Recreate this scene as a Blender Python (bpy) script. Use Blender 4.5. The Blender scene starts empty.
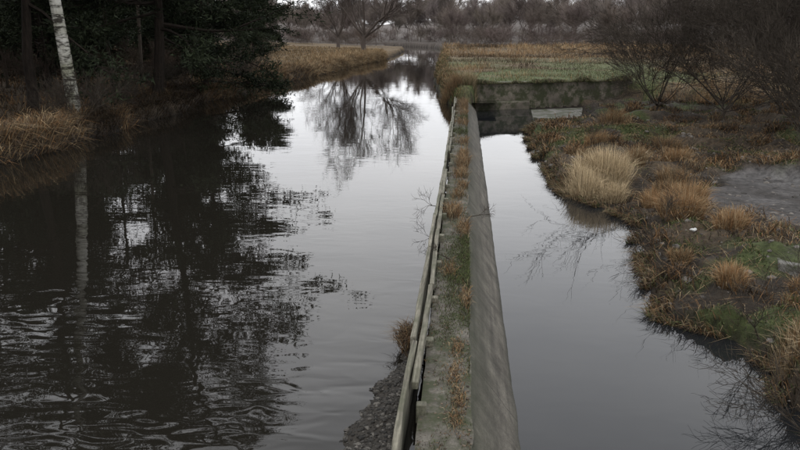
import bpy, math, numpy as np
from mathutils import Vector, Matrix
R = np.random.RandomState
scene = bpy.context.scene
COL = scene.collection

# ------------------------------------------------------------------ helpers
def link(o, parent=None):
    COL.objects.link(o)
    if parent is not None: o.parent = parent
    return o
def empty(name):
    o = bpy.data.objects.new(name, None); COL.objects.link(o); return o
def build_mesh(name, V, quads=None, tris=None, colors=None, mat=None, smooth=False):
    me = bpy.data.meshes.new(name)
    V = np.asarray(V, dtype=np.float32).reshape(-1, 3)
    q = np.zeros((0, 4), np.int32) if quads is None else np.asarray(quads, np.int32).reshape(-1, 4)
    t = np.zeros((0, 3), np.int32) if tris is None else np.asarray(tris, np.int32).reshape(-1, 3)
    me.vertices.add(len(V)); me.vertices.foreach_set("co", V.ravel())
    me.loops.add(q.size + t.size); me.polygons.add(len(q) + len(t))
    me.loops.foreach_set("vertex_index", np.concatenate([q.ravel(), t.ravel()]))
    ls = np.concatenate([np.arange(len(q)) * 4, q.size + np.arange(len(t)) * 3]).astype(np.int32)
    me.polygons.foreach_set("loop_start", ls)
    me.update(calc_edges=True)
    me.polygons.foreach_set("use_smooth", np.full(len(me.polygons), smooth))
    if colors is not None:
        a = me.color_attributes.new("Col", 'FLOAT_COLOR', 'POINT')
        c = np.ones((len(V), 4), np.float32); c[:, :3] = colors
        a.data.foreach_set("color", c.ravel())
    if mat: me.materials.append(mat)
    return me
def obj(name, me, parent=None):
    return link(bpy.data.objects.new(name, me), parent)

_tab = R(7).rand(256, 256)
def vnoise(x, y):
    xi = np.floor(x).astype(int); yi = np.floor(y).astype(int)
    fx = x - xi; fy = y - yi
    fx = fx*fx*(3-2*fx); fy = fy*fy*(3-2*fy)
    a = _tab[xi & 255, yi & 255]; b = _tab[(xi+1) & 255, yi & 255]
    c = _tab[xi & 255, (yi+1) & 255]; d = _tab[(xi+1) & 255, (yi+1) & 255]
    return (a*(1-fx)+b*fx)*(1-fy) + (c*(1-fx)+d*fx)*fy
def fbm(x, y, s=1.0, o=4):
    v = 0; a = 0.5; t = 0
    for i in range(o):
        v = v + a*vnoise(x/s+17.3*i, y/s+5.1*i); t += a; a *= .5; s *= .5
    return v/t
def sm(t):
    t = np.clip(t, 0, 1); return t*t*(3-2*t)
def mix(a, b, t): return a*(1-t)+b*t

# ------------------------------------------------------------------ materials
def newmat(name):
    m = bpy.data.materials.new(name); m.use_nodes = True
    nt = m.node_tree; b = nt.nodes["Principled BSDF"]
    return m, nt, b
def N(nt, typ, **kw):
    n = nt.nodes.new(typ)
    for k, v in kw.items(): setattr(n, k, v)
    return n
def noise_node(nt, vec, scale, detail=5, rough=.6):
    n = N(nt, 'ShaderNodeTexNoise'); n.inputs['Scale'].default_value = scale
    n.inputs['Detail'].default_value = detail; n.inputs['Roughness'].default_value = rough
    nt.links.new(vec, n.inputs['Vector']); return n
def mapping(nt, scale=(1, 1, 1), src='Object'):
    tc = N(nt, 'ShaderNodeTexCoord'); mp = N(nt, 'ShaderNodeMapping')
    mp.inputs['Scale'].default_value = scale
    nt.links.new(tc.outputs[src], mp.inputs['Vector']); return mp.outputs['Vector']
def ramp(nt, fac, stops):
    r = N(nt, 'ShaderNodeValToRGB'); e = r.color_ramp.elements
    while len(e) < len(stops): e.new(.5)
    for i, (p, c) in enumerate(stops):
        e[i].position = p; e[i].color = (*c, 1) if len(c) == 3 else c
    nt.links.new(fac, r.inputs['Fac']); return r.outputs['Color']
def mixc(nt, a, b, fac, mode='MIX'):
    m = N(nt, 'ShaderNodeMix', data_type='RGBA', blend_type=mode)
    for s, v in ((m.inputs[6], a), (m.inputs[7], b), (m.inputs[0], fac)):
        if isinstance(v, bpy.types.NodeSocket): nt.links.new(v, s)
        else: s.default_value = v if not isinstance(v, tuple) else (*v, 1)
    return m.outputs[2]
def bump(nt, b, h, strength, dist):
    bp = N(nt, 'ShaderNodeBump'); bp.inputs['Strength'].default_value = strength
    bp.inputs['Distance'].default_value = dist
    nt.links.new(h, bp.inputs['Height']); nt.links.new(bp.outputs['Normal'], b.inputs['Normal']); return bp

def attr_mat(name, rough=.9, scale=6, var=(.6, 1.35), bumpd=0, detail=4):
    m, nt, b = newmat(name)
    at = N(nt, 'ShaderNodeAttribute', attribute_name="Col")
    n = noise_node(nt, mapping(nt), scale, detail, .7)
    r = ramp(nt, n.outputs['Fac'], [(.3, (var[0],)*3), (.7, (var[1],)*3)])
    c = mixc(nt, at.outputs['Color'], r, 1.0, 'MULTIPLY')
    nt.links.new(c, b.inputs['Base Color']); b.inputs['Roughness'].default_value = rough
    b.inputs['Specular IOR Level'].default_value = .2
    if bumpd: bump(nt, b, n.outputs['Fac'], 1, bumpd)
    return m
M_ground = attr_mat("ground_soil", .9, 5, (.4, 1.55), .12, 6)
M_pebble = attr_mat("river_gravel", .7, 12, (.7, 1.3), .01)
M_grass, nt, b = newmat("dry_grass")
at = N(nt, 'ShaderNodeAttribute', attribute_name="Col"); nt.links.new(at.outputs['Color'], b.inputs['Base Color'])
b.inputs['Roughness'].default_value = .85; b.inputs['Specular IOR Level'].default_value = .15

def bark(name, c1, c2, scale=3, bands=False):
    m, nt, b = newmat(name)
    if bands:
        n = noise_node(nt, mapping(nt, (1.2, 1.2, 5)), 1.6, 5, .65)
        c = ramp(nt, n.outputs['Fac'], [(.42, c1), (.54, c2)])
        n2 = noise_node(nt, mapping(nt), .7, 4, .6)
        c = mixc(nt, c, ramp(nt, n2.outputs['Fac'], [(.4, (.45, .46, .38)), (.6, (1, 1, 1))]), 1.0, 'MULTIPLY')
    else:
        n = noise_node(nt, mapping(nt, (4, 4, .8)), scale, 3, .7)
        c = ramp(nt, n.outputs['Fac'], [(.35, c1), (.7, c2)])
    nt.links.new(c, b.inputs['Base Color']); b.inputs['Roughness'].default_value = .9
    b.inputs['Specular IOR Level'].default_value = .1
    return m
M_bark = bark("bark", (.022, .018, .014), (.06, .05, .04))
M_barkdark = bark("pine_bark", (.012, .01, .008), (.03, .023, .018))
M_birch = bark("birch_bark", (.05, .045, .04), (.40, .39, .355), 3, True)
# winter haze painted into bark colour: woodland paler with distance up the valley
def haze_paint(name, c0, c1, y0, y1):
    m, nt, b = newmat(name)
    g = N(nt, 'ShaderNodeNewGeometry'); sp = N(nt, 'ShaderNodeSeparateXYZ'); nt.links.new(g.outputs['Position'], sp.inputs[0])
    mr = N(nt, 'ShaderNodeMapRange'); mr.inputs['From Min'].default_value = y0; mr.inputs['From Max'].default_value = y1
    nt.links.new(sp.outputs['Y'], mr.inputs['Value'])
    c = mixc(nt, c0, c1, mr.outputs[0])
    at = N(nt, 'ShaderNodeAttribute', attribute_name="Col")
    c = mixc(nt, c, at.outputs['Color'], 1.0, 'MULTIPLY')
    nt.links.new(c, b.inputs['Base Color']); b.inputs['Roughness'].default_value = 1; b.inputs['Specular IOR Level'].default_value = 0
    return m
M_far = haze_paint("haze_painted_bark", (.115, .097, .088), (.19, .172, .163), 180, 400)
M_mid = haze_paint("haze_painted_thicket", (.04, .032, .026), (.13, .11, .10), 60, 240)
def foliage(name, c1, c2):
    m, nt, b = newmat(name)
    n = noise_node(nt, mapping(nt), .9, 3, .7)
    c = ramp(nt, n.outputs['Fac'], [(.35, c1), (.68, c2)])
    nt.links.new(c, b.inputs['Base Color']); b.inputs['Roughness'].default_value = .8
    b.inputs['Specular IOR Level'].default_value = .1
    return m
M_needle = foliage("pine_needles", (.009, .012, .007), (.024, .031, .015))

def water(name, body, stops, scale, extra=None):
    m, nt, b = newmat(name)
    b.inputs['Base Color'].default_value = (*body, 1)
    b.inputs['Roughness'].default_value = .015; b.inputs['IOR'].default_value = 1.333
    n1 = noise_node(nt, mapping(nt, (.6, 1.15, 1)), scale, 1, .5); n1.inputs['Distortion'].default_value = .5
    n2 = noise_node(nt, mapping(nt, (.45, 1.2, 1)), scale*.3, 1, .5)
    tc = N(nt, 'ShaderNodeTexCoord'); sp = N(nt, 'ShaderNodeSeparateXYZ')
    nt.links.new(tc.outputs['Object'], sp.inputs[0])
    dv = N(nt, 'ShaderNodeMath', operation='DIVIDE'); dv.inputs[1].default_value = 50; nt.links.new(sp.outputs['Y'], dv.inputs[0])
    amp = ramp(nt, dv.outputs[0], [(p/50, (v/.03,)*3) for p, v in stops])
    add = N(nt, 'ShaderNodeMath', operation='ADD')
    k = N(nt, 'ShaderNodeMath', operation='MULTIPLY'); k.inputs[1].default_value = 2.2
    nt.links.new(n2.outputs['Fac'], k.inputs[0])
    nt.links.new(n1.outputs['Fac'], add.inputs[0]); nt.links.new(k.outputs[0], add.inputs[1])
    if extra:
        n3 = noise_node(nt, mapping(nt, (1, .5, 1)), .3, 1, .5)
        mm = N(nt, 'ShaderNodeMapRange'); mm.inputs['From Min'].default_value = .38; mm.inputs['From Max'].default_value = .6
        mm.inputs['To Min'].default_value = .3; mm.inputs['To Max'].default_value = 1.25
        nt.links.new(n3.outputs['Fac'], mm.inputs['Value'])
        am = N(nt, 'ShaderNodeMath', operation='MULTIPLY')
        nt.links.new(amp, am.inputs[0]); nt.links.new(mm.outputs[0], am.inputs[1]); amp = am.outputs[0]
    mul = N(nt, 'ShaderNodeMath', operation='MULTIPLY')
    nt.links.new(add.outputs[0], mul.inputs[0]); nt.links.new(amp, mul.inputs[1])
    bump(nt, b, mul.outputs[0], 1, .03)
    return m
M_river = water("river_water", (.010, .009, .007), [(0, .028), (7, .022), (9.5, .010), (13, .0032), (24, .0018), (50, .0012)], 2.6, True)
M_pool = water("pool_water", (.011, .012, .013), [(0, .0018), (50, .0009)], 2.0)

def concrete(name, dark, light, streak=False, moss=True, scale=2.0):
    m, nt, b = newmat(name)
    v = mapping(nt)
    n = noise_node(nt, v, scale, 6, .7)
    c = ramp(nt, n.outputs['Fac'], [(.3, dark), (.55, tuple((a+b_)/2 for a, b_ in zip(dark, light))), (.75, light)])
    f = noise_node(nt, v, 40, 2, .7)
    fr = ramp(nt, f.outputs['Fac'], [(.3, (.7,)*3), (.7, (1.25,)*3)])
    c = mixc(nt, c, fr, 1.0, 'MULTIPLY')
    if streak:
        s = noise_node(nt, mapping(nt, (.6, 3.5, .6)), 1.1, 5, .75)
        sr = ramp(nt, s.outputs['Fac'], [(.35, (.45,)*3), (.6, (1.1,)*3)])
        c = mixc(nt, c, sr, .3, 'MULTIPLY')
        s2 = noise_node(nt, mapping(nt, (4, .25, 4)), 1.4, 5, .7)
        c = mixc(nt, c, ramp(nt, s2.outputs['Fac'], [(.35, (.5,)*3), (.62, (1.15,)*3)]), .8, 'MULTIPLY')
        tc = N(nt, 'ShaderNodeTexCoord'); sp = N(nt, 'ShaderNodeSeparateXYZ'); nt.links.new(tc.outputs['Object'], sp.inputs[0])
        a = N(nt, 'ShaderNodeMath', operation='PINGPONG'); a.inputs[1].default_value = 1.45
        nt.links.new(sp.outputs['Y'], a.inputs[0])
        lt = N(nt, 'ShaderNodeMath', operation='LESS_THAN'); lt.inputs[1].default_value = .010
        nt.links.new(a.outputs[0], lt.inputs[0])
        c = mixc(nt, c, (.025, .022, .018), lt.outputs[0])
        zr = N(nt, 'ShaderNodeMapRange'); zr.inputs['From Min'].default_value = -.8; zr.inputs['From Max'].default_value = -.70
        zr.inputs['To Min'].default_value = .85; zr.inputs['To Max'].default_value = 0
        nt.links.new(sp.outputs['Z'], zr.inputs['Value'])
        c = mixc(nt, c, (.03, .03, .022), zr.outputs[0])
        zt = N(nt, 'ShaderNodeMapRange'); zt.inputs['From Min'].default_value = -.5; zt.inputs['From Max'].default_value = 0
        zt.inputs['To Min'].default_value = 0; zt.inputs['To Max'].default_value = .95
        nt.links.new(sp.outputs['Z'], zt.inputs['Value'])
        sn = noise_node(nt, mapping(nt, (1, 1, 1)), 1.6, 5, .75)
        zm = N(nt, 'ShaderNodeMath', operation='MULTIPLY', use_clamp=True); nt.links.new(zt.outputs[0], zm.inputs[0])
        k2 = N(nt, 'ShaderNodeMath', operation='MULTIPLY'); k2.inputs[1].default_value = 1.9; nt.links.new(sn.outputs['Fac'], k2.inputs[0]); nt.links.new(k2.outputs[0], zm.inputs[1])
        c = mixc(nt, c, (.032, .033, .021), zm.outputs[0])
    if moss:
        g = noise_node(nt, v, 1.7, 5, .75)
        gr = ramp(nt, g.outputs['Fac'], [(.43, (0,)*3), (.56, (1,)*3)])
        c = mixc(nt, c, (.034, .038, .018), gr)
    nt.links.new(c, b.inputs['Base Color']); b.inputs['Roughness'].default_value = .85
    b.inputs['Specular IOR Level'].default_value = .3
    bump(nt, b, n.outputs['Fac'], .7, .04)
    return m
M_conc = concrete("weathered_concrete", (.05, .045, .036), (.175, .16, .132), True, False)
M_ledge = concrete("mossy_concrete", (.035, .03, .023), (.15, .138, .115), False, True, 4)
M_slab = concrete("pale_concrete", (.08, .075, .068), (.17, .165, .15), False, True, 1.2)
M_wing = concrete("wing_wall_concrete", (.05, .043, .034), (.20, .175, .14), False, True, .9)

def wood(name):
    m, nt, b = newmat(name)
    n = noise_node(nt, mapping(nt, (14, .7, 14)), 2.2, 5, .7)
    c = ramp(nt, n.outputs['Fac'], [(.3, (.035, .03, .022)), (.5, (.12, .11, .082)), (.7, (.25, .232, .18))])
    g = noise_node(nt, mapping(nt), 1.3, 4, .7)
    gr = ramp(nt, g.outputs['Fac'], [(.42, (0,)*3), (.62, (.75,)*3)])
    c = mixc(nt, c, (.05, .054, .028), gr)
    nt.links.new(c, b.inputs['Base Color']); b.inputs['Roughness'].default_value = .85
    bump(nt, b, n.outputs['Fac'], .8, .02)
    return m
M_wood = wood("weathered_timber")

# ------------------------------------------------------------------ terrain
def XL(y):
    return np.interp(y, [-40, 23, 31, 48, 66, 87, 120, 160, 187, 215, 235, 262, 280], [-15.5, -15.2, -15, -15.7, -15.3, -14.4, -12.5, -13, -14.5, -24, -40, -70, -90]) \
        + (fbm(y, y*0+3, 5, 3)-.5)*1.8
def XR(y):
    return np.interp(y, [43.5, 44, 46, 49, 78, 147, 187, 215, 240, 262, 280], [0.4, -.4, -1.2, -2.0, -3.4, -4.9, -6.0, -9, -22, -62, -95]) + (fbm(y, y*0+9, 4, 3)-.5)*1.1
def XP(y):
    return np.interp(y, [-40, 3, 8.8, 10.5, 11.6, 12.5, 14, 16.8, 18.8, 20.3, 22.4, 31.6, 40, 50],
                     [6, 5.2, 4.2, 4.45, 4.3, 3.4, 3.6, 4.15, 4.5, 4.2, 3.0, 2.9, 3.4, 3.8]) + (fbm(y, y*0+2, 1.4, 4)-.5)*.95
def YW(x): return 48.7+.42*(np.maximum(x, 1)-1)
def pathmask(x, y):
    e = (fbm(x+9, y, 1.5, 3)-.5)*.5
    return sm((1.15-np.sqrt(((x-9.8)/2.7)**2+((y-21.3)/4.2)**2)+e)/.25)
def height(x, y):
    x = np.asarray(x, float); y = np.asarray(y, float)
    n1 = fbm(x, y, 2.2, 4)-.5; n2 = fbm(x+50, y, 9, 3)-.5; n3 = fbm(x, y+90, .6, 2)-.5
    d = x-XP(y)
    shelf = -.52+n1*1.05+n2*.4+n3*.42+np.clip(d-4, 0, 12)*.035
    shelf = mix(shelf, -.64+n3*.05+n1*.06, pathmask(x, y))
    ap = sm((x-3.0)/.6)*sm((8.0-x)/.6)*sm((y-40.5)/1)
    shelf = mix(shelf, -.85, ap)
    base = mix(-1.7, shelf, sm((d+.25)/.6))
    k = sm((x-10.2)/5); k2 = sm(1-x)
    st = YW(x)+.08-9*k-4.9*k2; wd = .3+10*k+2.4*k2
    t = sm((y-st)/wd)
    mead = .85+n2*.3+n1*.14+sm((y-60)/20)*(fbm(x+11, y, 22, 3)-.5)*.7
    z = mix(base, mead, t)
    car = sm((x-XR(y)+.3)/1.3)
    car = np.where(y < 43.5, (x > 0).astype(float), car)
    z = mix(-1.4, z, car)
    dl = XL(y)-x
    left = .35+n1*.4+n2*.6+np.clip(dl-2, 0, 40)*.03 + np.where(y > 90, .2, 0)
    z = mix(z, left, sm((dl+.15)/.9))
    hill = 13+6*(fbm(x, y*0, 90, 3)-.5)-5*np.exp(-((x+70)/45)**2)
    return z+sm((y-330)/130)*hill
def seg(a, b, n): return np.linspace(a, b, n, endpoint=False)
gx = np.concatenate([[-900, -600, -400, -280], seg(-200, -60, 35), seg(-60, -20, 50), seg(-20, -11, 45), seg(-11, -3, 12), seg(-3, 1, 16), seg(1, 14, 100), seg(14, 26, 40), seg(26, 60, 34), seg(60, 200, 28), [200, 280, 400, 600, 900]])
gy = np.concatenate([[-40], seg(-30, 6, 20), seg(6, 34, 210), seg(34, 60, 104), seg(60, 120, 120), seg(120, 200, 80), seg(200, 320, 80), [320, 340, 360, 380, 400, 420, 440, 460, 500, 700, 1000, 1500]])
GX, GY = np.meshgrid(gx, gy); GZ = height(GX, GY)
nx, ny = len(gx), len(gy)
idx = np.arange(nx*ny).reshape(ny, nx)
Q = np.stack([idx[:-1, :-1], idx[:-1, 1:], idx[1:, 1:], idx[1:, :-1]], -1).reshape(-1, 4)
def greenzone(x, y): return sm((105-y)/40)*sm((26-x)/12)*sm((x+6)/4)*sm((fbm(x, y, 5, 4)-.33)/.2)
def mossmask(x, y): return sm((fbm(x, y, 3, 4)-.49)/.08)*sm((fbm(x+31, y+7, 1.1, 3)-.38)/.14)
def gcol(x, y, z):
    n = fbm(x, y, 3, 4)[..., None]; m = fbm(x+31, y+7, 1.1, 3)[..., None]
    mud = np.array([.03, .024, .018]); tan = np.array([.12, .088, .052]); brn = np.array([.06, .045, .03]); grn = np.array([.045, .055, .02])
    c_shelf = mix(mud, brn, sm((m-.35)/.3)); c_shelf = mix(c_shelf, grn, mossmask(x, y)[..., None])
    pm_ = pathmask(x, y)[..., None]
    c_shelf = mix(c_shelf, np.array([.125, .12, .118])*(.7+.6*m), pm_)
    c_mead = mix(tan, brn, sm((n-.45)/.25)*.7)
    c_mead = mix(c_mead, np.array([.062, .08, .028]), greenzone(x, y)[..., None]*.9)
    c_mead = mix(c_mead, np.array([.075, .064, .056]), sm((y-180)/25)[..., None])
    c_left = mix(brn*.6, brn*1.2, sm((n-.4)/.3))
    c_left = mix(c_left, c_mead, sm((y-75)/20)[..., None])
    side = (x < -8)[..., None]
    t = sm((z-.1)/.4)[..., None]
    c = np.where(side, c_left, mix(c_shelf, c_mead, t))
    wet = sm((z+.72)/.15)[..., None]
    wetl = sm((z+.05)/.3)[..., None]
    up = side | ((y > 44) & (x < 0))[..., None]
    c = mix(mud*.6, c, np.where(up, wetl, wet))
    return mix(c, np.array([.12, .106, .098])*(.75+.5*fbm(x, y*0, 12, 4))[..., None], sm((y-310)/60)[..., None])  # haze painted into the far hill's ground colour
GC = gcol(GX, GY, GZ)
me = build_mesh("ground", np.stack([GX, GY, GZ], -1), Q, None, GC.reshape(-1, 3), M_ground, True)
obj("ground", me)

# ------------------------------------------------------------------ water
def plane_poly(name, pts, z, mat):
    me = bpy.data.meshes.new(name); me.from_pydata([(a, b, z) for a, b in pts], [], [tuple(range(len(pts)))]); me.materials.append(mat)
    return obj(name, me)
plane_poly("river_water", [(-40, -35), (-.3, -35), (-.3, 47), (2, 47), (2, 290), (-110, 290), (-110, 200), (-40, 200)], -.25, M_river)
plane_poly("pool_water", [(.3, -35), (22, -35), (22, 49.5), (.3, 49)], -.8, M_pool)

# ------------------------------------------------------------------ weir wall
def extrude_profile(name, prof, y0, y1, step, jit, mats, matidx, seed=1):
    ys = np.arange(y0, y1+.01, step); P = np.array(prof, float)
    k = len(P); V = np.zeros((len(ys), k, 3))
    for i, y in enumerate(ys):
        V[i, :, 0] = P[:, 0]; V[i, :, 1] = y; V[i, :, 2] = P[:, 1]
    for j in range(k):
        jj = jit*(2.4 if 6 <= j <= 8 else 1)
        V[:, j, 0] += (fbm(ys, ys*0+j*3.3, .7, 4)-.5)*2*jj
        V[:, j, 2] += (fbm(ys, ys*0+j*7.7+40, .7, 4)-.5)*2*jit
    ii = np.arange(len(ys)*k).reshape(len(ys), k)
    q = np.stack([ii[:-1, :-1], ii[:-1, 1:], ii[1:, 1:], ii[1:, :-1]], -1).reshape(-1, 4)
    me = build_mesh(name, V.reshape(-1, 3), q, None, None, None, False)
    for m in mats: me.materials.append(m)
    mi = np.tile(np.array(matidx, np.int32), len(ys)-1); me.polygons.foreach_set("material_index", mi)
    return obj(name, me)
prof = [(-.43, -1.6), (-.43, -.3), (-.42, 0), (-.3, .005), (-.18, .0), (-.05, .01), (.08, .0), (.14, -.01), (.185, -.06), (.33, -.24), (.48, -.44), (.62, -.62), (.77, -.82), (.95, -1.1), (1.2, -1.6)]
wall = extrude_profile("concrete_weir_wall", prof, -6, 48.8, .10, .02, [M_ledge, M_conc], [0]*7+[1]*7)

def box(name, x0, x1, y0, y1, z0, z1, mat, parent=None, seed=0, jit=.006, bev=.008, segs=8):
    r = R(seed); ys = np.linspace(y0, y1, segs+1)
    prof = np.array([(x0, z0), (x1, z0), (x1, z1), (x0, z1)])
    V = []
    wob = np.cumsum(r.randn(segs+1, 2)*jit*.6, 0); wob -= wob.mean(0)
    for i, y in enumerate(ys):
        for p in prof:
            e = r.randn(2)*jit*.4
            V.append((p[0]+wob[i, 0]+e[0], y, p[1]+wob[i, 1]+e[1]))
    F = []
    for i in range(segs):
        for j in range(4):
            a = i*4+j; b = i*4+(j+1) % 4; F.append((a, b, b+4, a+4))
    F.append((3, 2, 1, 0)); n = segs*4; F.append((n, n+1, n+2, n+3))
    me = bpy.data.meshes.new(name); me.from_pydata(V, [], F); me.materials.append(mat)
    o = obj(name, me, parent)
    b = o.modifiers.new("b", 'BEVEL'); b.width = bev; b.segments = 1; b.limit_method = 'ANGLE'
    return o
tb = empty("timber_barrier")
r = R(4); y = -5.0; i = 0
while y < 46:
    L = 3.3+r.rand()*.3
    dx, dz = r.randn()*.016, r.randn()*.02
    box("outer_plank_%d" % i, -.60+dx, -.535+dx, y+.01, y+L-.012, -.5, .20+dz, M_wood, tb, i*3, .009)
    dx, dz = r.randn()*.01, r.randn()*.015
    if not (i % 5 == 3):
        box("inner_rail_%d" % i, -.53+dx, -.455+dx, y-1.1, y+L-1.125, .06, .15+dz, M_wood, tb, i*3+1, .009)
    for q in (0.25, L*.5+.2):
        box("post_%d" % i, -.450, -.34, y+q, y+q+.12, -.1, .11+r.randn()*.03, M_wood, tb, i*3+2, .004, .01, 2)
    y += L; i += 1

def prism(name, pts, z0, z1, mat, bev=.03, jit=0.0, parent=None, seed=0):
    r = R(seed); n = len(pts)
    V = [(a, b, z0) for a, b in pts]+[(a, b, z1+r.randn()*jit) for a, b in pts]
    F = [tuple(range(n))[::-1], tuple(range(n, 2*n))]+[(i, (i+1) % n, n+(i+1) % n, n+i) for i in range(n)]
    me = bpy.data.meshes.new(name); me.from_pydata(V, [], F); me.materials.append(mat)
    o = obj(name, me, parent); b = o.modifiers.new("b", 'BEVEL'); b.width = bev; b.segments = 2
    return o
ww = empty("concrete_wing_wall")
prism("wall_face", [(.7, 48.6), (11.4, 53.05), (11.25, 53.45), (.55, 49.0)], -1.7, .80, M_wing, .05, .05, ww)
prism("footing", [(.7, 47.9), (4.2, 49.3), (4.1, 49.95), (.6, 48.5)], -1.7, -.35, M_wing, .05, .03, ww)
prism("concrete_apron", [(3.9, 43.4), (4.9, 43.1), (6.4, 43.6), (6.9, 45.2), (7.6, 49.5), (4.2, 48.3)], -1.2, -.74, M_slab, .02, .015)
prism("stone_slab", [(6.2, 14.6), (6.9, 14.25), (8.3, 14.5), (8.5, 15.3), (7.4, 15.9), (6.5, 15.6)], -.7, -.42, M_slab, .03, .03)

# ------------------------------------------------------------------ grass
def blades(name, P, h, w, lean, col, seed=0, az=None, mat=M_grass, parent=None):
    r = R(seed); n = len(P); P = np.asarray(P, float)
    h = h*np.ones(n); w = w*np.ones(n); lean = lean*np.ones(n)
    if az is None: az = r.rand(n)*2*np.pi
    d = np.stack([np.cos(az), np.sin(az), np.zeros(n)], -1)
    a2 = r.rand(n)*2*np.pi; s = np.stack([np.cos(a2), np.sin(a2), np.zeros(n)], -1)
    up = np.array([0, 0, 1.0])
    hh = h[:, None]; ll = lean[:, None]; ww_ = w[:, None]
    mid = P+d*hh*ll*.35+up*hh*.6*(1-.2*ll)
    tip = P+d*hh*ll*1.0+up*hh*(1-.55*ll)
    V = np.stack([P-s*ww_, P+s*ww_, mid+s*ww_*.8, mid-s*ww_*.8, tip], 1)
    b = np.arange(n)[:, None]*5
    q = b+np.array([0, 1, 2, 3]); t = b+np.array([3, 2, 4])
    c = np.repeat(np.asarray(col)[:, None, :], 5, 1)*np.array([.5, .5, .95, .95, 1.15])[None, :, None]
    me = build_mesh(name, V.reshape(-1, 3), q, t, c.reshape(-1, 3), mat)
    return obj(name, me, parent)
STRAW = np.array([.38, .30, .185]); TAN = np.array([.205, .15, .086]); RUST = np.array([.16, .092, .043]); GRN = np.array([.054, .066, .024]); DRK = np.array([.05, .037, .025])
def colmix(r, n, cols, wts):
    c = np.array(cols)[r.choice(len(cols), n, p=np.array(wts)/sum(wts))]
    return c*(.65+.7*r.rand(n, 1))
def clumped(r, n, x0, x1, y0, y1, nc, sig):
    cx = r.uniform(x0, x1, nc); cy = r.uniform(y0, y1, nc); k = r.randint(0, nc, n)
    return cx[k]+r.randn(n)*sig, cy[k]+r.randn(n)*sig, k
def tuft(name, cx, cy, rad, h, n, cols, wts, seed, lean=.55, w=.006):
    r = R(seed); a = r.rand(n)*2*np.pi; q = np.sqrt(r.rand(n))*rad*.55
    x = cx+np.cos(a)*q; y = cy+np.sin(a)*q; z = height(x, y)-.03
    hh = h*(.35+.75*r.rand(n)); ln = lean*(.3+.9*r.rand(n))*(0.4+q/(rad*.55)*.8)
    blades(name, np.stack([x, y, z], -1), hh, w, np.clip(ln+.2*r.randn(n), 0, 1.5), colmix(r, n, cols, wts), seed+1, a+r.randn(n)*1.1)

r = R(11); n = 75000
yy = 16+(r.rand(n)**1.4)*110; k = fbm(yy, yy*0+4, 1.8, 3)
xx = XL(yy)+.25-np.abs(r.randn(n))*2.4*(.4+k)
z = height(xx, yy)-.03; ok = z > -.45
nn = fbm(xx, yy, 2.2, 4); fr = sm((yy-60)/30)
c = colmix(r, n, [TAN, TAN*.6, DRK*1.2, RUST*.8], [1.5, 2, 4, 3])*(.25+1.15*sm((nn-.4)/.22))[:, None]
c = np.where((r.rand(n) < fr)[:, None], colmix(r, n, [TAN*1.1, TAN*.8, RUST], [3, 3, 1.5])*(.6+.6*sm((nn-.38)/.25))[:, None], c)
edge = np.clip(1-(XL(yy)-xx)/1.2, 0, 1)
h = (.25+.6*r.rand(n))*(.1+1.6*nn)*(1+yy/200)
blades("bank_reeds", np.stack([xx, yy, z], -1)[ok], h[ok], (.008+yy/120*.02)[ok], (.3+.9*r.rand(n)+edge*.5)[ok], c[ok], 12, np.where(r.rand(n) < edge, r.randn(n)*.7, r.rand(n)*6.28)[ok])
n = 60000; yy = 20+(r.rand(n)**1.3)*130; xx = XL(yy)-3-r.rand(n)**1.3*45
z = height(xx, yy)-.03; nn = fbm(xx, yy, 4, 3)
c = colmix(r, n, [TAN*.6, DRK, RUST*.8], [2, 3, 3])*(.4+.8*sm((nn-.35)/.3))[:, None]
c = np.where((yy > 80+6*r.rand(n))[:, None], colmix(r, n, [TAN*1.1, TAN*.8, RUST], [3, 2, 1]), c)
blades("woodland_floor_grass", np.stack([xx, yy, z], -1), (.2+.5*r.rand(n))*(.4+nn), .014+yy/100*.02, .3+.8*r.rand(n), c, 13)
n = 130000; yy = 47+(r.rand(n)**1.4)*150; xx = -6+r.rand(n)*(30+(yy-47)*.75)
nc_ = fbm(xx, yy, 1.6, 3)
ok = (xx > XR(yy)+.5) & (yy > YW(xx)+.1-9*sm((xx-10.2)/5)) & (nc_+.25*r.rand(n) > .50)
xx, yy, nc_ = xx[ok], yy[ok], nc_[ok]; n = len(xx); z = height(xx, yy)-.03; nn = fbm(xx*.5, yy*.5, 6, 5)
g = greenzone(xx, yy)*.8 > r.rand(n)
c = np.where(g[:, None], colmix(r, n, [GRN*1.1, GRN*1.6, TAN*.6], [3, 3, 1.5]), colmix(r, n, [TAN*1.1, TAN*.75, RUST*1.1, DRK*1.2], [3, 2, 2.5, 1.2])*(.3+1.2*sm((nn-.35)/.28))[:, None])
h = np.where(g, .10+.22*r.rand(n), (.15+.6*r.rand(n))*(.15+2.4*(nc_-.3)*2*nn)*(1+yy/160))
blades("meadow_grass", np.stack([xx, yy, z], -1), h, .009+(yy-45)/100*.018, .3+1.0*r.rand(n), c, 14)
n = 7000; xx = .5+r.rand(n)*10.8; yy = YW(xx)-.08+r.rand(n)*.55
blades("wing_wall_grass", np.stack([xx, yy, np.full(n, .78)], -1), (.1+.7*r.rand(n))*(.05+1.9*fbm(xx, xx*0, 1.0, 3)**1.5), .012, .8+1.1*r.rand(n), colmix(r, n, [GRN, TAN*.7, DRK, GRN*1.3], [3, 2, 2, 2]), 18, -1.57+r.randn(n)*.8)
n = 16000; yy = 43.8+(r.rand(n)**1.3)*110; xx = XR(yy)+.5+np.abs(r.randn(n))*.5
z = height(xx, yy)-.03; nn = fbm(xx, yy, 1.5, 3)
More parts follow.
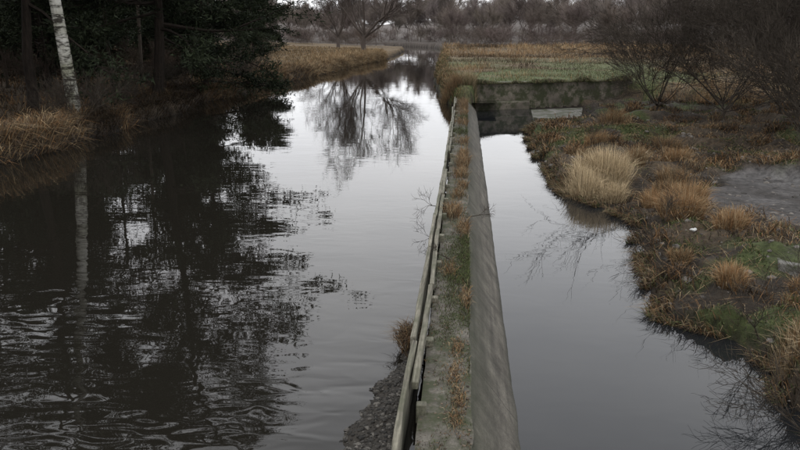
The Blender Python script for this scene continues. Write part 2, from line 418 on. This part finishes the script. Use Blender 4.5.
blades("riverside_rushes", np.stack([xx, yy, z], -1), (.2+.5*r.rand(n))*(.3+nn), .01+(yy-45)/100*.02, .3+.8*r.rand(n), colmix(r, n, [TAN, RUST, DRK, GRN], [2, 2, 2, 2.5]), 15)
def shelf_ok(xx, yy): return ~((xx > 3.8) & (xx < 7.7) & (yy > 42)) & ~((xx > 6.1) & (xx < 8.6) & (yy > 14.1) & (yy < 16))
n = 110000; xx, yy, k = clumped(r, n, 3, 24, 7, 50, 760, .24)
ok = (xx > XP(yy)+.02) & (pathmask(xx, yy) < .3); xx, yy, k = xx[ok], yy[ok], k[ok]; z = height(xx, yy)
ok = (z > -.76) & shelf_ok(xx, yy); xx, yy, k, z = xx[ok], yy[ok], k[ok], z[ok]; n = len(xx)
kc = R(5).rand(800)[k]
c = np.where((kc < .30)[:, None], colmix(r, n, [GRN, GRN*1.4, TAN*.6], [3, 2, 1]), np.where((kc < .66)[:, None], colmix(r, n, [TAN, RUST*1.1, DRK], [2, 3, 1.5]), colmix(r, n, [DRK, DRK*.6, RUST*.8], [1, 1, 1])))
h = np.where(kc < .30, .06+.12*r.rand(n), (.07+.30*r.rand(n))*(.4+1.6*R(6).rand(800)[k]**1.5))
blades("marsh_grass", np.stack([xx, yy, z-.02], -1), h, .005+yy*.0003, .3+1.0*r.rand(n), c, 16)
n = 130000; xx = 3+r.rand(n)*11; yy = 7+r.rand(n)**1.2*33
ok = (xx > XP(yy)) & (mossmask(xx, yy) > .25+.5*r.rand(n)) & (pathmask(xx, yy) < .3) & shelf_ok(xx, yy); xx, yy = xx[ok], yy[ok]; n = len(xx); z = height(xx, yy); tv = fbm(xx, yy+55, .5, 2)
blades("moss_turf", np.stack([xx, yy, z-.01], -1), (.02+.10*r.rand(n))*(.4+1.4*tv), .004+.0003*yy, .2+1.2*r.rand(n), colmix(r, n, [GRN*1.2, GRN*1.8, GRN*.7, TAN*.7], [3, 2, 3, 1.3])*(.5+tv)[:, None], 51)
n = 12000; xx = 3+r.rand(n)*11; yy = 7+r.rand(n)**1.2*32; ok = (xx > XP(yy)-.1) & shelf_ok(xx, yy) & (pathmask(xx, yy) < .6); xx, yy = xx[ok], yy[ok]; n = len(xx); z = height(xx, yy)
blades("dead_stalk_litter", np.stack([xx, yy, z+.0], -1), .12+.35*r.rand(n), .004+.0001*yy, 1.4+.35*r.rand(n), colmix(r, n, [TAN*1.1, STRAW*.7, DRK, RUST], [2, 1, 2, 2]), 52)
n = 13000; yy = 7.5+r.rand(n)*34; e_ = fbm(yy, yy*0+77, .8, 3); ok = e_ > .48; yy = yy[ok]; n = len(yy); xx = XP(yy)-.10+np.abs(r.randn(n))*.22; z = height(xx, yy); z = np.maximum(z, -.82)
blades("pool_edge_grass", np.stack([xx, yy, z], -1), .1+.3*r.rand(n), .005+.0002*yy, .5+.9*r.rand(n), colmix(r, n, [DRK, RUST*.7, TAN*.8, GRN], [3, 2, 2, 1.3]), 53, np.pi+r.randn(n)*.9)
W_ = [STRAW*1.15, STRAW*.85, TAN]; O_ = [RUST*1.5, TAN*1.2, RUST]
T = [(3.5, 22.3, .9, 1.0, 2600, W_, [3, 2, 1]), (4.5, 23.3, 1.0, 1.15, 2800, W_, [3, 2, 1]), (4.3, 22.0, .8, .75, 1500, W_, [2, 2, 2]), (3.9, 23.6, .7, 1.0, 1500, W_, [2, 2, 2]),
     (4.75, 10.3, .6, .6, 1800, [STRAW*.8, TAN, RUST], [2, 2, 1]), (5.2, 9.3, .5, .5, 1200, [STRAW*.7, TAN, RUST], [2, 2, 1]),
     (4.9, 13.4, .4, .55, 1100, O_, [2, 2, 1]), (5.4, 18.6, .9, .85, 2400, O_, [2, 2, 1]), (5.9, 19.8, .7, .85, 1800, O_, [2, 2, 1]), (5.3, 20.6, .6, .7, 1300, O_, [2, 2, 1]),
     (6.2, 17.4, .6, .6, 1200, O_, [2, 2, 1]), (6.6, 23.8, .8, .8, 1500, [RUST, TAN, DRK*1.3], [2, 2, 1]), (5.7, 25.6, .7, .8, 1500, [RUST, TAN, STRAW*.8], [2, 2, 1]), (5.9, 22.2, .6, .6, 1200, [TAN, RUST, DRK], [2, 2, 1]),
     (6.9, 36.3, .9, 1.1, 1500, [RUST, TAN, DRK*1.3], [2, 2, 1]), (3.8, 14.2, .4, .35, 700, [RUST, TAN, DRK], [1, 2, 1]), (5.6, 12.2, .4, .4, 900, [TAN, RUST, GRN], [2, 2, 1]), (6.2, 13.4, .4, .45, 900, O_, [2, 2, 1]), (4.6, 15.6, .4, .4, 800, [RUST, TAN, DRK], [2, 2, 1]),
     (8.2, 31, 1, .7, 1400, [RUST, TAN, DRK], [2, 2, 1]), (4.2, 28.5, .7, .5, 1000, [RUST, TAN, DRK], [2, 1, 2]), (5.4, 31, .8, .6, 1200, O_, [2, 2, 1]), (7.6, 27.5, .8, .7, 1200, O_, [2, 2, 1]), (-.9, 46.8, 1.1, 1.0, 1600, [RUST, TAN, DRK], [2, 2, 1]), (0.2, 48.2, 1.1, 1.0, 1600, [TAN, STRAW*.8, GRN], [2, 2, 1]), (-.3, 45, .8, .6, 1000, [RUST, DRK, TAN], [2, 2, 1])]
for i, t in enumerate(T):
    tuft("grass_tussock", *t[:5], t[5], t[6], 100+i*3)

r = R(21); P = []; C = []; H = []
spots = [(23.0, .0, .16, .55, 'd', 700), (21.3, -.05, .14, .4, 'd', 500), (25, .0, .14, .4, 'd', 400), (16.6, -.2, .13, .4, 'd', 600), (15.2, .05, .14, .3, 'd', 400), (18.6, -.1, .12, .3, 'd', 300), (19.8, 0, .12, .25, 'd', 300),
         (14.3, .05, .14, .12, 'g', 500), (13.6, -.05, .2, .1, 'g', 900), (12.6, .05, .22, .12, 'g', 1100), (11.6, -.1, .18, .1, 'g', 900), (10.5, .0, .2, .08, 'g', 900), (9.8, -.15, .12, .06, 'g', 500), (8.3, -.05, .08, .12, 'd', 300), (7.7, 0, .06, .1, 'd', 240), (7.2, -.02, .07, .1, 'd', 200), (9.1, -.02, .08, .1, 'd', 250), (8.7, .08, .09, .05, 'g', 300), (11, .1, .1, .2, 'd', 200), (12.4, -.2, .1, .2, 'd', 200), (13.2, .1, .12, .14, 'g', 500), (11.9, .08, .15, .13, 'g', 600),
         (28, 0, .25, .35, 'd', 400), (31, -.1, .3, .3, 'g', 500), (34, 0, .3, .4, 'd', 400), (36, 0, .3, .3, 'g', 400), (38, 0, .3, .4, 'd', 400), (40, 0, .3, .4, 'd', 400), (42, 0, .3, .5, 'd', 500), (44, 0, .3, .5, 'd', 500)]
for (cy, cx, sg, hh, kd, m) in spots:
    x = np.clip(cx+r.randn(m)*sg*.7, -.4, .13); yv = cy+r.randn(m)*sg*2.2
    P.append(np.stack([x, yv, np.full(m, -.005)], -1)); H.append(hh*(.4+.7*r.rand(m)))
    C.append(colmix(r, m, [GRN*1.2, GRN*.7, DRK], [3, 2, 1.5]) if kd == 'g' else colmix(r, m, [TAN, RUST, DRK, STRAW*.6], [2, 3, 2, 1]))
m = 9000; x = -.42+r.rand(m)*.56; yv = 5+r.rand(m)**1.4*40; ok = fbm(x*2, yv, .7, 3) > .5; x, yv = x[ok], yv[ok]; m = len(x)
P.append(np.stack([x, yv, np.full(m, -.003)], -1)); H.append(.02+.05*r.rand(m)); C.append(colmix(r, m, [GRN*1.1, DRK, RUST*.7], [3, 3, 1]))
P = np.concatenate(P); C = np.concatenate(C); H = np.concatenate(H)
blades("wall_top_grass", P, H, .004, .3+.8*r.rand(len(P)), C, 22)
m = 900; x = -.68+r.randn(m)*.07; yv = 9.6+r.randn(m)*.16
blades("caught_dead_grass", np.stack([x, yv, np.full(m, -.15)], -1), .15+.25*r.rand(m), .005, .4+.9*r.rand(m), colmix(r, m, [DRK, RUST*.5, TAN*.5], [2, 2, 1]), 23)

# ------------------------------------------------------------------ pebbles and debris
phi = (1+5**.5)/2
ICO = np.array([(-1, phi, 0), (1, phi, 0), (-1, -phi, 0), (1, -phi, 0), (0, -1, phi), (0, 1, phi), (0, -1, -phi), (0, 1, -phi), (phi, 0, -1), (phi, 0, 1), (-phi, 0, -1), (-phi, 0, 1)])/1.9
ICF = np.array([(0, 11, 5), (0, 5, 1), (0, 1, 7), (0, 7, 10), (0, 10, 11), (1, 5, 9), (5, 11, 4), (11, 10, 2), (10, 7, 6), (7, 1, 8), (3, 9, 4), (3, 4, 2), (3, 2, 6), (3, 6, 8), (3, 8, 9), (4, 9, 5), (2, 4, 11), (6, 2, 10), (8, 6, 7), (9, 8, 1)])
def pebbles(P, s, col, seed):
    r = R(seed); n = len(P)
    V = ICO[None]*(1+r.randn(n, 12, 1)*.12)*(np.stack([.8+.6*r.rand(n), .8+.6*r.rand(n), .45+.3*r.rand(n)], -1)*s[:, None])[:, None, :]
    a = r.rand(n)*6.28; ca, sa = np.cos(a)[:, None], np.sin(a)[:, None]
    V = np.stack([V[..., 0]*ca-V[..., 1]*sa, V[..., 0]*sa+V[..., 1]*ca, V[..., 2]], -1)+P[:, None, :]
    t = (np.arange(n)[:, None, None]*12+ICF[None]).reshape(-1, 3)
    return V.reshape(-1, 3), t, np.repeat(col, 12, 0)
r = R(31)
def bar_h(x, y):
    e = np.interp(y, [2, 6.2, 7, 8, 9, 10, 10.6], [2.2, 1.25, .8, .55, .4, .2, 0])
    e = e+(fbm(x*0+y, y, .5, 3)-.5)*.35
    return -.40+.26*sm((e-(-.6-x))/.7+.3)+(fbm(x, y, .4, 3)-.5)*.09
xs = np.linspace(-4, -.6, 70); ys = np.linspace(1, 11.5, 160); X, Y = np.meshgrid(xs, ys); Z = bar_h(X, Y)
ii = np.arange(X.size).reshape(X.shape); q = np.stack([ii[:-1, :-1], ii[:-1, 1:], ii[1:, 1:], ii[1:, :-1]], -1).reshape(-1, 4)
gb = empty("gravel_bar")
obj("gravel_bed", build_mesh("gravel_bed", np.stack([X, Y, Z], -1), q, None, np.tile([.022, .019, .015], (X.size, 1)), M_pebble, True), gb)
n = 18000; x = -.6-r.rand(n)**1.2*2.6; yv = 2+r.rand(n)*8.8; zb = bar_h(x, yv); ok = zb > -.33
x, yv, zb = x[ok], yv[ok], zb[ok]; n = len(x); s = .008+.024*r.rand(n)**4
col = np.array([.04, .037, .032])*(.3+1.9*r.rand(n, 1)**2.5)
V, t, c = pebbles(np.stack([x, yv, zb+.003], -1), s, col, 32)
obj("pebbles", build_mesh("pebbles", V, None, t, c, M_pebble), gb)
n = 2200; x = 3+r.rand(n)*11; yv = 8+r.rand(n)*34; z = height(x, yv); ok = (z > -.85) & (x > XP(yv)-.1); x, yv, z = x[ok], yv[ok], z[ok]; n = len(x)
V, t, c = pebbles(np.stack([x, yv, z], -1), .02+.09*r.rand(n)**5, np.array([.10, .09, .08])*(.3+1.2*r.rand(n, 1)), 33)
obj("scattered_stones", build_mesh("scattered_stones", V, None, t, c, M_pebble))
n = 2600; x = -.41+r.rand(n)*.55; yv = 4+r.rand(n)**1.5*40
V, t, c = pebbles(np.stack([x, yv, np.full(n, .006)], -1), .005+.014*r.rand(n)**3, np.array([.09, .07, .05])*(.3+1.2*r.rand(n, 1)), 34)
obj("ledge_debris", build_mesh("ledge_debris", V, None, t, c, M_pebble))

# ------------------------------------------------------------------ trees (raw arrays: V, quads, tris)
def nrm(v): return v/(np.linalg.norm(v)+1e-9)
def grow(seed, H, r0, levels, kids, ratio, spread, trunkfrac=.4, trop=.05, wob=.12, start=(0, 0, 0), d0=(0, 0, 1), nseg=4, rr=.6, kidstart=1, rmin=.008):
    r = R(seed); S = []
    st = [(np.array(start, float), nrm(np.array(d0, float)), H*trunkfrac, r0, 0)]
    while st:
        p, d, L, rad, lv = st.pop()
        ns = nseg+(2 if lv == 0 else 0)
        for i in range(ns):
            d = nrm(d+r.randn(3)*wob*(.5 if lv == 0 else 1)+np.array([0, 0, trop]))
            p1 = p+d*L/ns; r1 = max(rad*(1-.5/ns), rmin*.6)
            S.append((*p, *p1, rad, r1, lv)); p, rad = p1, r1
            if lv < levels and i >= (kidstart if lv else ns-2):
                kk = kids[lv]; kk = int(kk)+(r.rand() < kk-int(kk))
                for _ in range(kk):
                    a = spread[lv]*(.6+.7*r.rand()); u = nrm(np.cross(d, r.randn(3)))
                    nd = nrm(d*math.cos(a)+u*math.sin(a))
                    st.append((p, nd, H*ratio[lv]*(.6+.6*r.rand()), max(rad*rr*(.7+.4*r.rand()), rmin), lv+1))
    return np.array(S)
def tubes(S, k):
    p0, p1, r0, r1 = S[:, :3], S[:, 3:6], S[:, 6], S[:, 7]; d = p1-p0; d /= np.linalg.norm(d, axis=1, keepdims=True)+1e-9
    ref = np.where(np.abs(d[:, 2:3]) < .9, [[0, 0, 1.]], [[1., 0, 0]])
    u = np.cross(d, ref); u /= np.linalg.norm(u, axis=1, keepdims=True); v = np.cross(d, u)
    a = np.arange(k)*2*np.pi/k
    ring = u[:, None]*np.cos(a)[None, :, None]+v[:, None]*np.sin(a)[None, :, None]
    A = p0[:, None]+ring*r0[:, None, None]; B = p1[:, None]+d[:, None]*r1[:, None, None]*.15+ring*r1[:, None, None]
    V = np.concatenate([A, B], 1).reshape(-1, 3); n = len(S); b = np.arange(n)[:, None, None]*2*k
    j = np.arange(k); j2 = (j+1) % k
    q = b+np.stack([j, j2, j2+k, j+k], -1)[None]
    return V, q.reshape(-1, 4)
def tree_arr(S, twigs=0, tl=.5, tw=.01, seed=0, k0=8, k1=3):
    big = S[S[:, 8] < 2]; sml = S[S[:, 8] >= 2]
    V, q = tubes(big, k0)
    if len(sml): V2, q2 = tubes(sml, k1); q = np.concatenate([q, q2+len(V)]); V = np.concatenate([V, V2])
    t = np.zeros((0, 3), int)
    if twigs:
        r = R(seed); src = S[S[:, 8] >= S[:, 8].max()-1]; e = src[r.randint(0, len(src), twigs)]
        f = r.rand(twigs, 1); p = e[:, :3]*(1-f)+e[:, 3:6]*f; dd = e[:, 3:6]-e[:, :3]; dd /= np.linalg.norm(dd, axis=1, keepdims=True)
        dd = dd+r.randn(twigs, 3)*.5; L = tl*(.4+.8*r.rand(twigs, 1)); s = r.randn(twigs, 3); s /= np.linalg.norm(s, axis=1, keepdims=True)
        TV = np.stack([p-s*tw, p+s*tw, p+dd*L], 1).reshape(-1, 3); t = np.arange(twigs*3).reshape(-1, 3)+len(V); V = np.concatenate([V, TV])
    return V, q, t
def tree_mesh(name, S, mat, *a):
    V, q, t = tree_arr(S, *a); return build_mesh(name, V, q, t, np.ones((len(V), 3)), mat)
def pine_arr(seed, H, r0, lean, reach, z0, nl, side=(0, 0), clN=55, cs=.5, ls=1.0):
    r = R(seed); S = []; p = np.array([0, 0, -.3]); d = nrm(np.array([lean[0], lean[1], 1.])); ns = 14; tr = [p]; rad = r0
    for i in range(ns):
        d = nrm(d+r.randn(3)*.05+np.array([-lean[0]*.04, 0, .02])); p1 = p+d*(H+.3)/ns; r1 = rad*(1-.08)-.002
        S.append((*p, *p1, rad, max(r1, .04), 0)); p, rad = p1, max(r1, .04); tr.append(p)
    tr = np.array(tr); cl = []
    for i in range(nl):
        f = z0+(1-z0)*((i+r.rand())/nl)**.9; f = min(f, .995); t_ = f*ns; a_ = int(t_); b = tr[a_]*(1-(t_-a_))+tr[min(a_+1, ns)]*(t_-a_)
        g = (f-z0)/(1-z0); L = reach*(.4+.6*math.sin(math.pi*min(1, .3+g*.72))**.8)*(.5+.7*r.rand())
        az = r.rand()*6.28; dd = np.array([math.cos(az), math.sin(az), -.05+.5*g*r.rand()])
        dd = nrm(dd+np.array([side[0], side[1], 0])*.6); L *= 1+.25*max(0, dd[0]*side[0]+dd[1]*side[1])
        pp = b.copy(); rl = .03+.012*L; m = 6
        for j in range(m):
            dd = nrm(dd+r.randn(3)*.16+np.array([0, 0, .05 if j > 2 else -.06])); q = pp+dd*L/m; r2 = rl*.82
            S.append((*pp, *q, rl, r2, 1)); pp, rl = q, r2
            if j >= 1:
                for _ in range(2+(j > 3)):
                    u = nrm(dd+r.randn(3)*np.array([.9, .9, .35])); l2 = L*.22*(.5+.9*r.rand()); e = pp+u*l2
                    S.append((*pp, *e, rl*.5, .008, 2))
                    if r.rand() < .85: cl.append(e)
                    if r.rand() < .4: cl.append(pp+u*l2*.55)
        cl.append(pp)
    S = np.array(S); V, q = tubes(S[S[:, 8] < 1], 9); V2, q2 = tubes(S[S[:, 8] >= 1], 4)
    q = np.concatenate([q, q2+len(V)]); V = np.concatenate([V, V2])
    cl = np.array(cl); n = len(cl)*clN
    c0 = np.repeat(cl, clN, 0); sz = np.repeat(.55+.8*r.rand(len(cl)), clN)[:, None]
    o = r.randn(n, 3)*np.array([.62, .62, .3])*cs*sz
    p = c0+o; dd = o+r.randn(n, 3)*.35; dd /= np.linalg.norm(dd, axis=1, keepdims=True)
    s = np.cross(dd, r.randn(n, 3)); s /= np.linalg.norm(s, axis=1, keepdims=True)
    L = (.16+.2*r.rand(n, 1))*ls; w = (.03+.025*r.rand(n, 1))*ls
    TV = np.stack([p-s*w, p+s*w, p+dd*L], 1).reshape(-1, 3); t = np.arange(n*3).reshape(-1, 3)+len(V)
    return np.concatenate([V, TV]), q, t
def pine_mesh(name, arr):
    V, q, t = arr; me = build_mesh(name, V, q, t, None, M_barkdark); me.materials.append(M_needle)
    mi = np.zeros(len(me.polygons), np.int32); mi[len(q):] = 1; me.polygons.foreach_set("material_index", mi); return me
def merge(name, variants, items, mat=None, mat2=None, seed=0):
    r = R(seed); Vs, Qs, Ts, Cs = [], [], [], []; off = 0
    for (vi, x, y, s, sz, a, dz) in items:
        V, q, t = variants[vi]; ca, sa = math.cos(a), math.sin(a)
        W = np.stack([(V[:, 0]*ca-V[:, 1]*sa)*s+x, (V[:, 0]*sa+V[:, 1]*ca)*s+y, V[:, 2]*sz+float(height(x, y))+dz], -1)
        Vs.append(W); Qs.append(q+off); Ts.append(t+off); off += len(V)
        g = .8+.4*r.rand(); Cs.append(np.tile(np.array([g, g*(.94+.06*r.rand()), g*(.88+.12*r.rand())]), (len(V), 1)))
    Qs = np.concatenate(Qs)
    me = build_mesh(name, np.concatenate(Vs), Qs, np.concatenate(Ts), np.concatenate(Cs), mat)
    if mat2:
        me.materials.append(mat2); mi = np.zeros(len(me.polygons), np.int32); mi[len(Qs):] = 1; me.polygons.foreach_set("material_index", mi)
    return obj(name, me)
def place(name, me, x, y, s=1, rot=0, parent=None, dz=-.1, sz=None):
    o = obj(name, me, parent); o.location = (x, y, float(height(x, y))+dz); o.rotation_euler = (0, 0, rot); o.scale = (s, s, sz or s); return o

place("pine_tree", pine_mesh("pine_a", pine_arr(3, 21.5, .32, (.12, -.02), 6.5, .17, 76, (.6, -.2), 48, .56)), -17.2, 41)
place("pine_tree", pine_mesh("pine_b", pine_arr(8, 20, .28, (.05, 0), 5.2, .25, 56, (.1, 0), 46, .55)), -20.3, 34)
place("pine_tree", pine_mesh("pine_c", pine_arr(15, 18, .25, (-.02, 0), 4.8, .25, 46, (0, 0), 46, .55)), -20.5, 27.5)
place("pine_tree", pine_mesh("pine_e", pine_arr(19, 12, .2, (.06, 0), 4.4, .06, 40, (.4, -.1), 46, .5)), -16.9, 48.5)
place("pine_tree", pine_mesh("pine_f", pine_arr(29, 15, .25, (.0, 0), 4.2, .10, 40, (0, 0), 40, .55)), -24.5, 43)
PM = [pine_arr(22, 15, .26, (0, 0), 4.6, .08, 40, (0, 0), 16, .62, 2.0)]
THK = [tree_arr(grow(80+i, 9, .09, 3, [3, 2, 1.8], [.42, .28, .16], [.7, .6, .6], .16, .08, .14), 1600, 1.1, .022, i, 4) for i in range(3)]
r = R(41); it = []
for i in range(44):
    y = 52+r.rand()*68; x = -24-r.rand()**1.3*50-(y-48)*.08; s = .65+.5*r.rand(); it.append((0, x, y, s, s, r.rand()*6.28, -.1))
for i in range(14):
    s = .6+.4*r.rand(); it.append((0, -27-r.rand()*28, 24+r.rand()*28, s, s, r.rand()*6.28, -.1))
merge("pine_woodland", PM, it, M_barkdark, M_needle)
it = []
for i in range(80):
    y = 34+r.rand()*72; x = -21-r.rand()**1.2*32-(y-48)*.06; s = .15+.28*r.rand(); it.append((i % 3, x, y, s, s, r.rand()*6.28, -.1))
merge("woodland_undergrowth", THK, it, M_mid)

Sb = grow(5, 17, .28, 4, [1.6, 1.5, 1.8, 1.6], [.3, .18, .1, .06], [.6, .6, .7, .7], .8, .03, .04, d0=(-.09, 0, 1), rr=.4)
place("birch_tree", tree_mesh("birch", Sb, M_birch, 2500, .5, .008, 2, 12), -17.0, 31.8, 1, 0)
Sb = grow(9, 12, .12, 4, [1.6, 1.5, 1.8, 1.6], [.3, .18, .1, .06], [.6, .6, .7, .7], .8, .03, .05, d0=(.03, 0, 1), rr=.45)
bm2 = tree_mesh("bare_slim", Sb, M_bark, 2500, .5, .008, 2, 8)
for (x, y, s) in [(-21.5, 45, 1), (-18.3, 54, .8), (-24, 55, 1.2), (-27, 43, .9)]:
    place("bare_tree", bm2, x, y, s, x)

KW = dict(kids=[3.4, 1.9, 1.7, 1.7, 1.4], ratio=[.48, .27, .15, .09, .05], spread=[.8, .6, .6, .6, .6], trunkfrac=.16, trop=.07, wob=.13)
Sw = grow(12, 19, .5, 4, **KW)
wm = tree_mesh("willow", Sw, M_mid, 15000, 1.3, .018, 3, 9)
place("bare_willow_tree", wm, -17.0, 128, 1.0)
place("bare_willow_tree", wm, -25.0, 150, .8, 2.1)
FM = []
for i in range(6):
    S = grow(60+i, 16, .17, 3, [2.6, 1.8, 1.6], [.34, .24, .14], [.45, .5, .6], .30, .10, .12, nseg=3)
    FM.append(tree_arr(S, 3000, 1.9, .034, i, 4))
r = R(77); it = []
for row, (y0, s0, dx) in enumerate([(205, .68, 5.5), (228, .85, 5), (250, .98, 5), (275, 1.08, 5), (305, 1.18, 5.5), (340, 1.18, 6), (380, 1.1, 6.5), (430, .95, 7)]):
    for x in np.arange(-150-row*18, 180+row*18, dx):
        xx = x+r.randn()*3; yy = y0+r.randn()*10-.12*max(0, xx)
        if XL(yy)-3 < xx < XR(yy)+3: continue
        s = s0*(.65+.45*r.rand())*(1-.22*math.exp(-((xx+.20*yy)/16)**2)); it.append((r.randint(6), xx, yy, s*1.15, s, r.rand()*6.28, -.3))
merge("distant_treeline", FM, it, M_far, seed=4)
it = []
for x in np.arange(-130, 180, 3.0):
    for y0 in (182, 200, 218, 240, 265):
        xx = x+r.randn()*2; yy = y0+r.randn()*9-.2*max(0, xx)
        if XL(yy)-3 < xx < XR(yy)+3: continue
        s = .2+.5*r.rand(); it.append((r.randint(3), xx, yy, s*1.6, s, r.rand()*6.28, -.3))
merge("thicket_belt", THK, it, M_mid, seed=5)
KS = dict(kids=[5, 1.9, 1.9, 1.6], ratio=[.55, .36, .22, .12], spread=[.9, .45, .5, .5], trunkfrac=.07, trop=.05, wob=.11)
for i, (x, y, H, sd) in enumerate([(12.6, 38, 9, 1), (15.2, 36, 10, 2), (14.0, 32, 7.5, 3), (19, 44, 10, 4), (10.8, 43.5, 6, 5), (17.8, 34, 9.5, 6), (16.5, 41, 10, 7), (13.0, 29, 5, 8), (20.5, 38, 10, 9), (14.5, 44, 8, 10), (16.5, 29.5, 8, 11)]):
    S = grow(200+sd, H, .085, 4, **KS)
    place("bare_willow_shrub", tree_mesh("shrub_%d" % i, S, M_bark, 3600, .75, .008, sd, 6), x, y)
r = R(91)
bs = [tree_mesh("lshrub_%d" % sd, grow(200+sd, 2.8, .03, 3, [5, 1.8, 1.7], [.6, .34, .2], [.8, .5, .5], .07, .06, .12), M_bark, 1500, .35, .007, sd, 4) for sd in (11, 12, 13)]
for i in range(16):
    y = 30+r.rand()*34; place("bare_shrub", bs[i % 3], float(XL(y))-.8-r.rand()*3.5, y, .45+.5*r.rand(), r.rand()*6.28)
for i, (x, y, H, sd, d) in enumerate([(4.4, 9.2, 1.3, 1, (-.6, -.2, .5)), (4.5, 8.6, 1.2, 2, (-.8, .1, .3)), (4.3, 16.0, .9, 3, (-.7, 0, .4)), (4.6, 11.2, 1.0, 4, (-.4, 0, .7)), (5.3, 10.8, 1.3, 5, (-.2, 0, .9)), (4.7, 17.4, .9, 6, (-.2, 0, .9)),
                                    (7.0, 27, 1.6, 7, (0, 0, 1)), (6.0, 33, 1.8, 8, (0, 0, 1)), (9.5, 27.5, 1.8, 9, (0, 0, 1)), (8.5, 29, 2.2, 10, (0, 0, 1)), (11, 33, 2.4, 11, (0, 0, 1)), (5.0, 30, 1.2, 12, (0, 0, 1)), (7.5, 37, 2.0, 13, (0, 0, 1)), (12, 27, 2.6, 14, (0, 0, 1)), (6.4, 21.5, 1.2, 15, (0, 0, 1))]):
    S = grow(300+sd, H, .014, 3, [4, 1.6, 1.6], [.6, .35, .2], [.6, .5, .5], .25, .0, .16, d0=d, rmin=.003)
    place("twiggy_bush", tree_mesh("twigs_%d" % i, S, M_bark, 0, .2, .003, sd, 5), x, y, 1, 0, None, 0)
for i, (x, y, d, sd, H) in enumerate([(-.25, 16.8, (-1, .1, .35), 21, .9), (.05, 16.2, (1, 0, .25), 22, .6), (-.2, 13, (-1, 0, .6), 23, .4)]):
    S = grow(300+sd, H, .013, 3, [2, 1.4, 1.2], [.4, .25, .15], [.6, .6, .6], .6, .0, .16, start=(0, 0, 0), d0=d, rmin=.003)
    o = obj("bare_twig", tree_mesh("twig_%d" % i, S, M_bark, 0, .2, .003, sd, 5)); o.location = (x, y, .02)

V = ICO*np.array([.12, .07, .04])
me = bpy.data.meshes.new("plastic_bag"); me.from_pydata([tuple(v) for v in V], [], [tuple(f) for f in ICF])
mb, nt, b = newmat("white_plastic"); n_ = noise_node(nt, mapping(nt), 15, 4, .7)
nt.links.new(ramp(nt, n_.outputs['Fac'], [(.3, (.25, .25, .25)), (.6, (.5, .5, .48))]), b.inputs['Base Color']); b.inputs['Roughness'].default_value = .5
bump(nt, b, n_.outputs['Fac'], 1, .02); me.materials.append(mb)
o = obj("plastic_bag", me); o.location = (5.25, 17.0, float(height(5.25, 17.0))+.08)
s = o.modifiers.new("s", 'SUBSURF'); s.levels = 3; s.render_levels = 3
tx = bpy.data.textures.new("crumple", 'CLOUDS'); tx.noise_scale = .08
dm = o.modifiers.new("d", 'DISPLACE'); dm.texture = tx; dm.strength = .09

# ------------------------------------------------------------------ sky, sun, camera
w = bpy.data.worlds.new("World"); scene.world = w; w.use_nodes = True; nt = w.node_tree
bg = nt.nodes["Background"]
sky = N(nt, 'ShaderNodeTexSky', sky_type='NISHITA'); sky.sun_disc = False
sky.sun_elevation = math.radians(52); sky.sun_rotation = math.radians(200)
hs = N(nt, 'ShaderNodeHueSaturation'); hs.inputs['Saturation'].default_value = .3; nt.links.new(sky.outputs[0], hs.inputs['Color'])
tc = N(nt, 'ShaderNodeTexCoord'); mp = N(nt, 'ShaderNodeMapping'); mp.inputs['Scale'].default_value = (1, 1, 2.5); nt.links.new(tc.outputs['Generated'], mp.inputs[0])
cn = noise_node(nt, mp.outputs[0], 1.6, 5, .55)
cl = ramp(nt, cn.outputs['Fac'], [(.3, (9.9, 10.1, 10.7)), (.7, (13.6, 13.6, 13.8))])
mx = mixc(nt, hs.outputs[0], cl, .88)
nt.links.new(mx, bg.inputs['Color']); bg.inputs['Strength'].default_value = .15
sl = bpy.data.lights.new("sun", 'SUN'); sl.energy = .7; sl.angle = math.radians(20); sl.color = (1, .96, .91)
so = bpy.data.objects.new("sun", sl); COL.objects.link(so)
el, rt = math.radians(52), math.radians(200)
sd = Vector((math.sin(rt)*math.cos(el), math.cos(rt)*math.cos(el), math.sin(el)))
so.rotation_euler = sd.to_track_quat('Z', 'Y').to_euler(); so.location = (0, -20, 40)

cam = bpy.data.cameras.new("camera"); co = bpy.data.objects.new("camera", cam); COL.objects.link(co)
cam.sensor_width = 36; cam.lens = 33.75; cam.clip_end = 4000
co.location = (0, 0, 4); co.rotation_euler = (math.radians(90-14.43), 0, math.radians(4.87))
scene.camera = co
scene.view_settings.view_transform = 'Standard'; scene.view_settings.look = 'None'; scene.view_settings.exposure = 0
